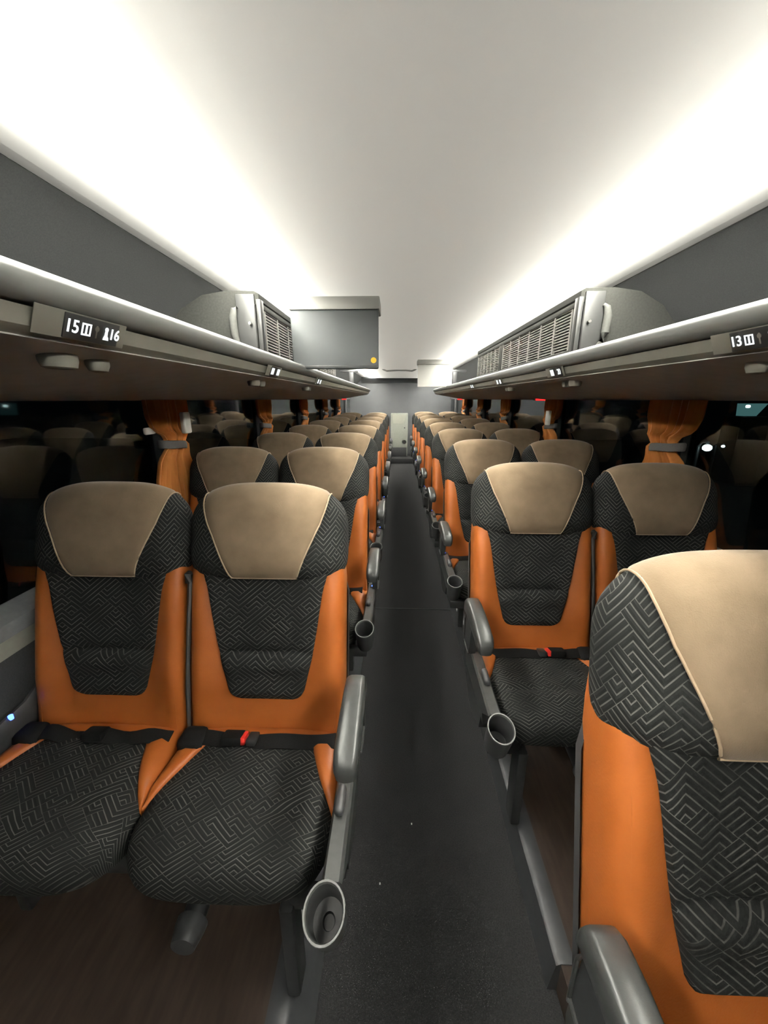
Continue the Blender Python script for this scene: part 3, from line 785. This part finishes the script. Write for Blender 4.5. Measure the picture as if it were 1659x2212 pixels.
pbox(1.095, 3.12, 1.31, .025, .06, .11, 'slim pale box above the band of the second right curtain')

# red emergency exit lamps under the racks
for x, y, lab in ((-1.12, 7.9, 'red glowing exit lamp at the far end of the left rack'), (1.12, 3.40, 'red glowing exit lamp under the right rack by the second curtain'), (1.12, 7.75, 'red glowing exit lamp at the far end of the right rack')):
    root = empty('exit_lamp', (x, y, 1.45)); tag(root, lab, 'exit lamp', 'red exit lamps'); off = (x, y, 1.45)
    m = MB(); m.box((x - .05, y - .01, 1.437), (x + .05, y + .03, 1.462), .004); m.build('housing', M['dark_plastic'], root, off=off)
    m = MB(); m.box((x - .045, y - .018, 1.438), (x + .045, y - .009, 1.455), .004); m.build('lens', M['red_lamp'], root, off=off)

# small dark brackets at the far rack ends
for sx, side in ((-1, 'left'), (1, 'right')):
    m = MB(); m.box((min(sx * .62, sx * .86), 5.6, 1.80), (max(sx * .62, sx * .86), 5.64, 1.83), .004); m.box((min(sx * .68, sx * .74), 5.6, 1.60), (max(sx * .68, sx * .74), 5.64, 1.81), .004)
    tag(m.build('rack_bracket', M['mid_plastic']), 'small dark bracket standing on the far %s rack' % side, 'bracket', 'rack brackets')

# cabinet that closes the aisle at the back, standing on a low step
root = empty('aisle_cabinet', (-.02, 9.3, 0)); off = (-.02, 9.3, 0)
tag(root, 'pale grey cabinet with a round hole closing the far end of the aisle', 'cabinet')
m = MB(); m.box((-.22, 9.3, .12), (.18, 9.58, 1.13), .012); m.build('body', M['panel'], root, off=off)
m = MB(); m.box((-.195, 9.294, .125), (.155, 9.302, .34), .004); m.build('lower_panel', M['mid_plastic'], root, off=off)
m = MB(); m.prism([(-.16, .90), (.08, .90), (.15, 1.10), (-.18, 1.10)], 'y', 9.294, 9.302); m.build('upper_panel', M['wall_beige'], root, off=off)
m = MB(); m.tube([(.105, 9.302, .47), (.105, 9.290, .47)], .045, 20); m.build('round_hole', M['black'], root, off=off)
m = MB(); m.tube([(.105, 9.300, .80), (.105, 9.285, .80)], .015, 12); m.build('lock', M['mid_plastic'], root, off=off)
m = MB(); m.box((-.32, 9.0, 0), (.32, Y1, .12), .01); tag(m.build('rear_step', M['carpet']), 'low black carpeted step at the far end of the aisle', 'step')

# two white crumbs on the aisle carpet
for (x, y, lab) in ((-.01, 1.01, 'white crumb on the aisle carpet, farther of the two'), (-.115, .83, 'white crumb on the aisle carpet, nearer of the two')):
    m = MB(); m.box((x - .002, y - .003, 0), (x + .002, y + .003, .003), .001); tag(m.build('crumb', M['crumb']), lab, 'crumb', 'white crumbs on the carpet')

# ------------------------------------------------------------------ outside, at night
m = MB(); m.box((-30, -20, -1.6), (30, 30, -1.5), 0); struct(m.build('ground_outside', M['asphalt']))
def street_lamp(x, y, z, r, label):
    root = empty('street_lamp', (x, y, -1.5)); tag(root, label, 'street lamp', 'street lamps outside'); off = (x, y, -1.5)
    m = MB(); m.tube([(x, y + .3, -1.5), (x, y + .3, z), (x, y + .2, z + r * 1.4), (x, y, z + r * 1.2)], .04, 8); m.build('pole', M['dark_plastic'], root, off=off)
    m = MB(); bm = bmesh.new(); bmesh.ops.create_icosphere(bm, subdivisions=2, radius=r); bm.verts.index_update()
    for v in bm.verts: m.vert((v.co.x + x, v.co.y + y, v.co.z * .8 + z))
    for f in bm.faces: m.face([v.index for v in f.verts])
    bm.free(); m.build('lamp_head', M['street'], root, off=off)
street_lamp(8.08, 10.5, .22, .11, 'cold white street lamp seen through the right window beside the nearest curtain')
street_lamp(10.35, 12.8, .0, .05, 'small dim glowing ball on a pole right of the bright one through the right window')  # second, smaller glowing ball on a pole beyond the glass
root = empty('kiosk', (12.4, 14.6, -1.5)); tag(root, 'teal lit kiosk outside the right window near the frame edge', 'kiosk'); off = (12.4, 14.6, -1.5)
m = MB(); m.box((11.9, 14.2, -1.5), (12.9, 15.0, .86), .03); m.build('kiosk_body', M['asphalt'], root, off=off)
m = MB(); m.prism([(12.0, .88), (12.45, .88), (12.75, 1.30), (11.95, 1.30)], 'y', 14.3, 14.6); m.build('lit_canopy', M['teal'], root, off=off)
m = MB(); m.box((12.0, 14.22, 1.16), (12.12, 14.32, 1.25), .03); m.build('kiosk_lamp', M['street'], root, off=off)

# ------------------------------------------------------------------ lamps above the translucent ceiling
def area(name, x, z, sx_, sy, power, color=(1, .985, .93)):
    l = bpy.data.lights.new(name, 'AREA'); l.shape = 'RECTANGLE'; l.size = sx_; l.size_y = sy; l.energy = power; l.color = color
    o = bpy.data.objects.new(name, l); COL.objects.link(o); o.location = (x, (Y0 + Y1) / 2, z)
    return o
area('ceiling_tube_left', -.655, 1.968, .08, Y1 - Y0, 950)
area('ceiling_tube_right', .655, 1.968, .08, Y1 - Y0, 950)
area('ceiling_fill', 0, 2.35, 1.7, Y1 - Y0, 60)  # wide weak fill, added to brighten the middle of the liner
# unseen fill lamp added behind the camera to brighten the seat fronts
front_fill = area('front_fill_lamp', 0, 1.30, 1.7, .8, 5, (1, .93, .82))
front_fill.location = (0, Y0 + .05, 1.30); front_fill.rotation_euler = (R(90), 0, R(180))

# ------------------------------------------------------------------ world, camera, colour
w = bpy.data.worlds.new('night'); SC.world = w; w.use_nodes = True
w.node_tree.nodes['Background'].inputs[0].default_value = (.004, .005, .006, 1)
w.node_tree.nodes['Background'].inputs[1].default_value = .3
cam = bpy.data.cameras.new('camera'); co = bpy.data.objects.new('camera', cam); COL.objects.link(co)
cam.sensor_fit = 'HORIZONTAL'; cam.sensor_width = 36; cam.lens = 835 * 36 / 1659
cam.clip_start = .02
co.location = (-.075, 0, 1.45); co.rotation_euler = (R(90 - 16.29), 0, R(1.88))
SC.camera = co
SC.view_settings.view_transform = 'Standard'; SC.view_settings.look = 'None'
SC.view_settings.gamma = 1; SC.view_settings.use_curve_mapping = False
SC.view_settings.exposure = 0.0
SC.cycles.use_denoising = True
SC.cycles.max_bounces = 8; SC.cycles.diffuse_bounces = 5; SC.cycles.glossy_bounces = 4; SC.cycles.transparent_max_bounces = 12
SC.cycles.caustics_reflective = False; SC.cycles.caustics_refractive = False
SC.cycles.sample_clamp_indirect = 0
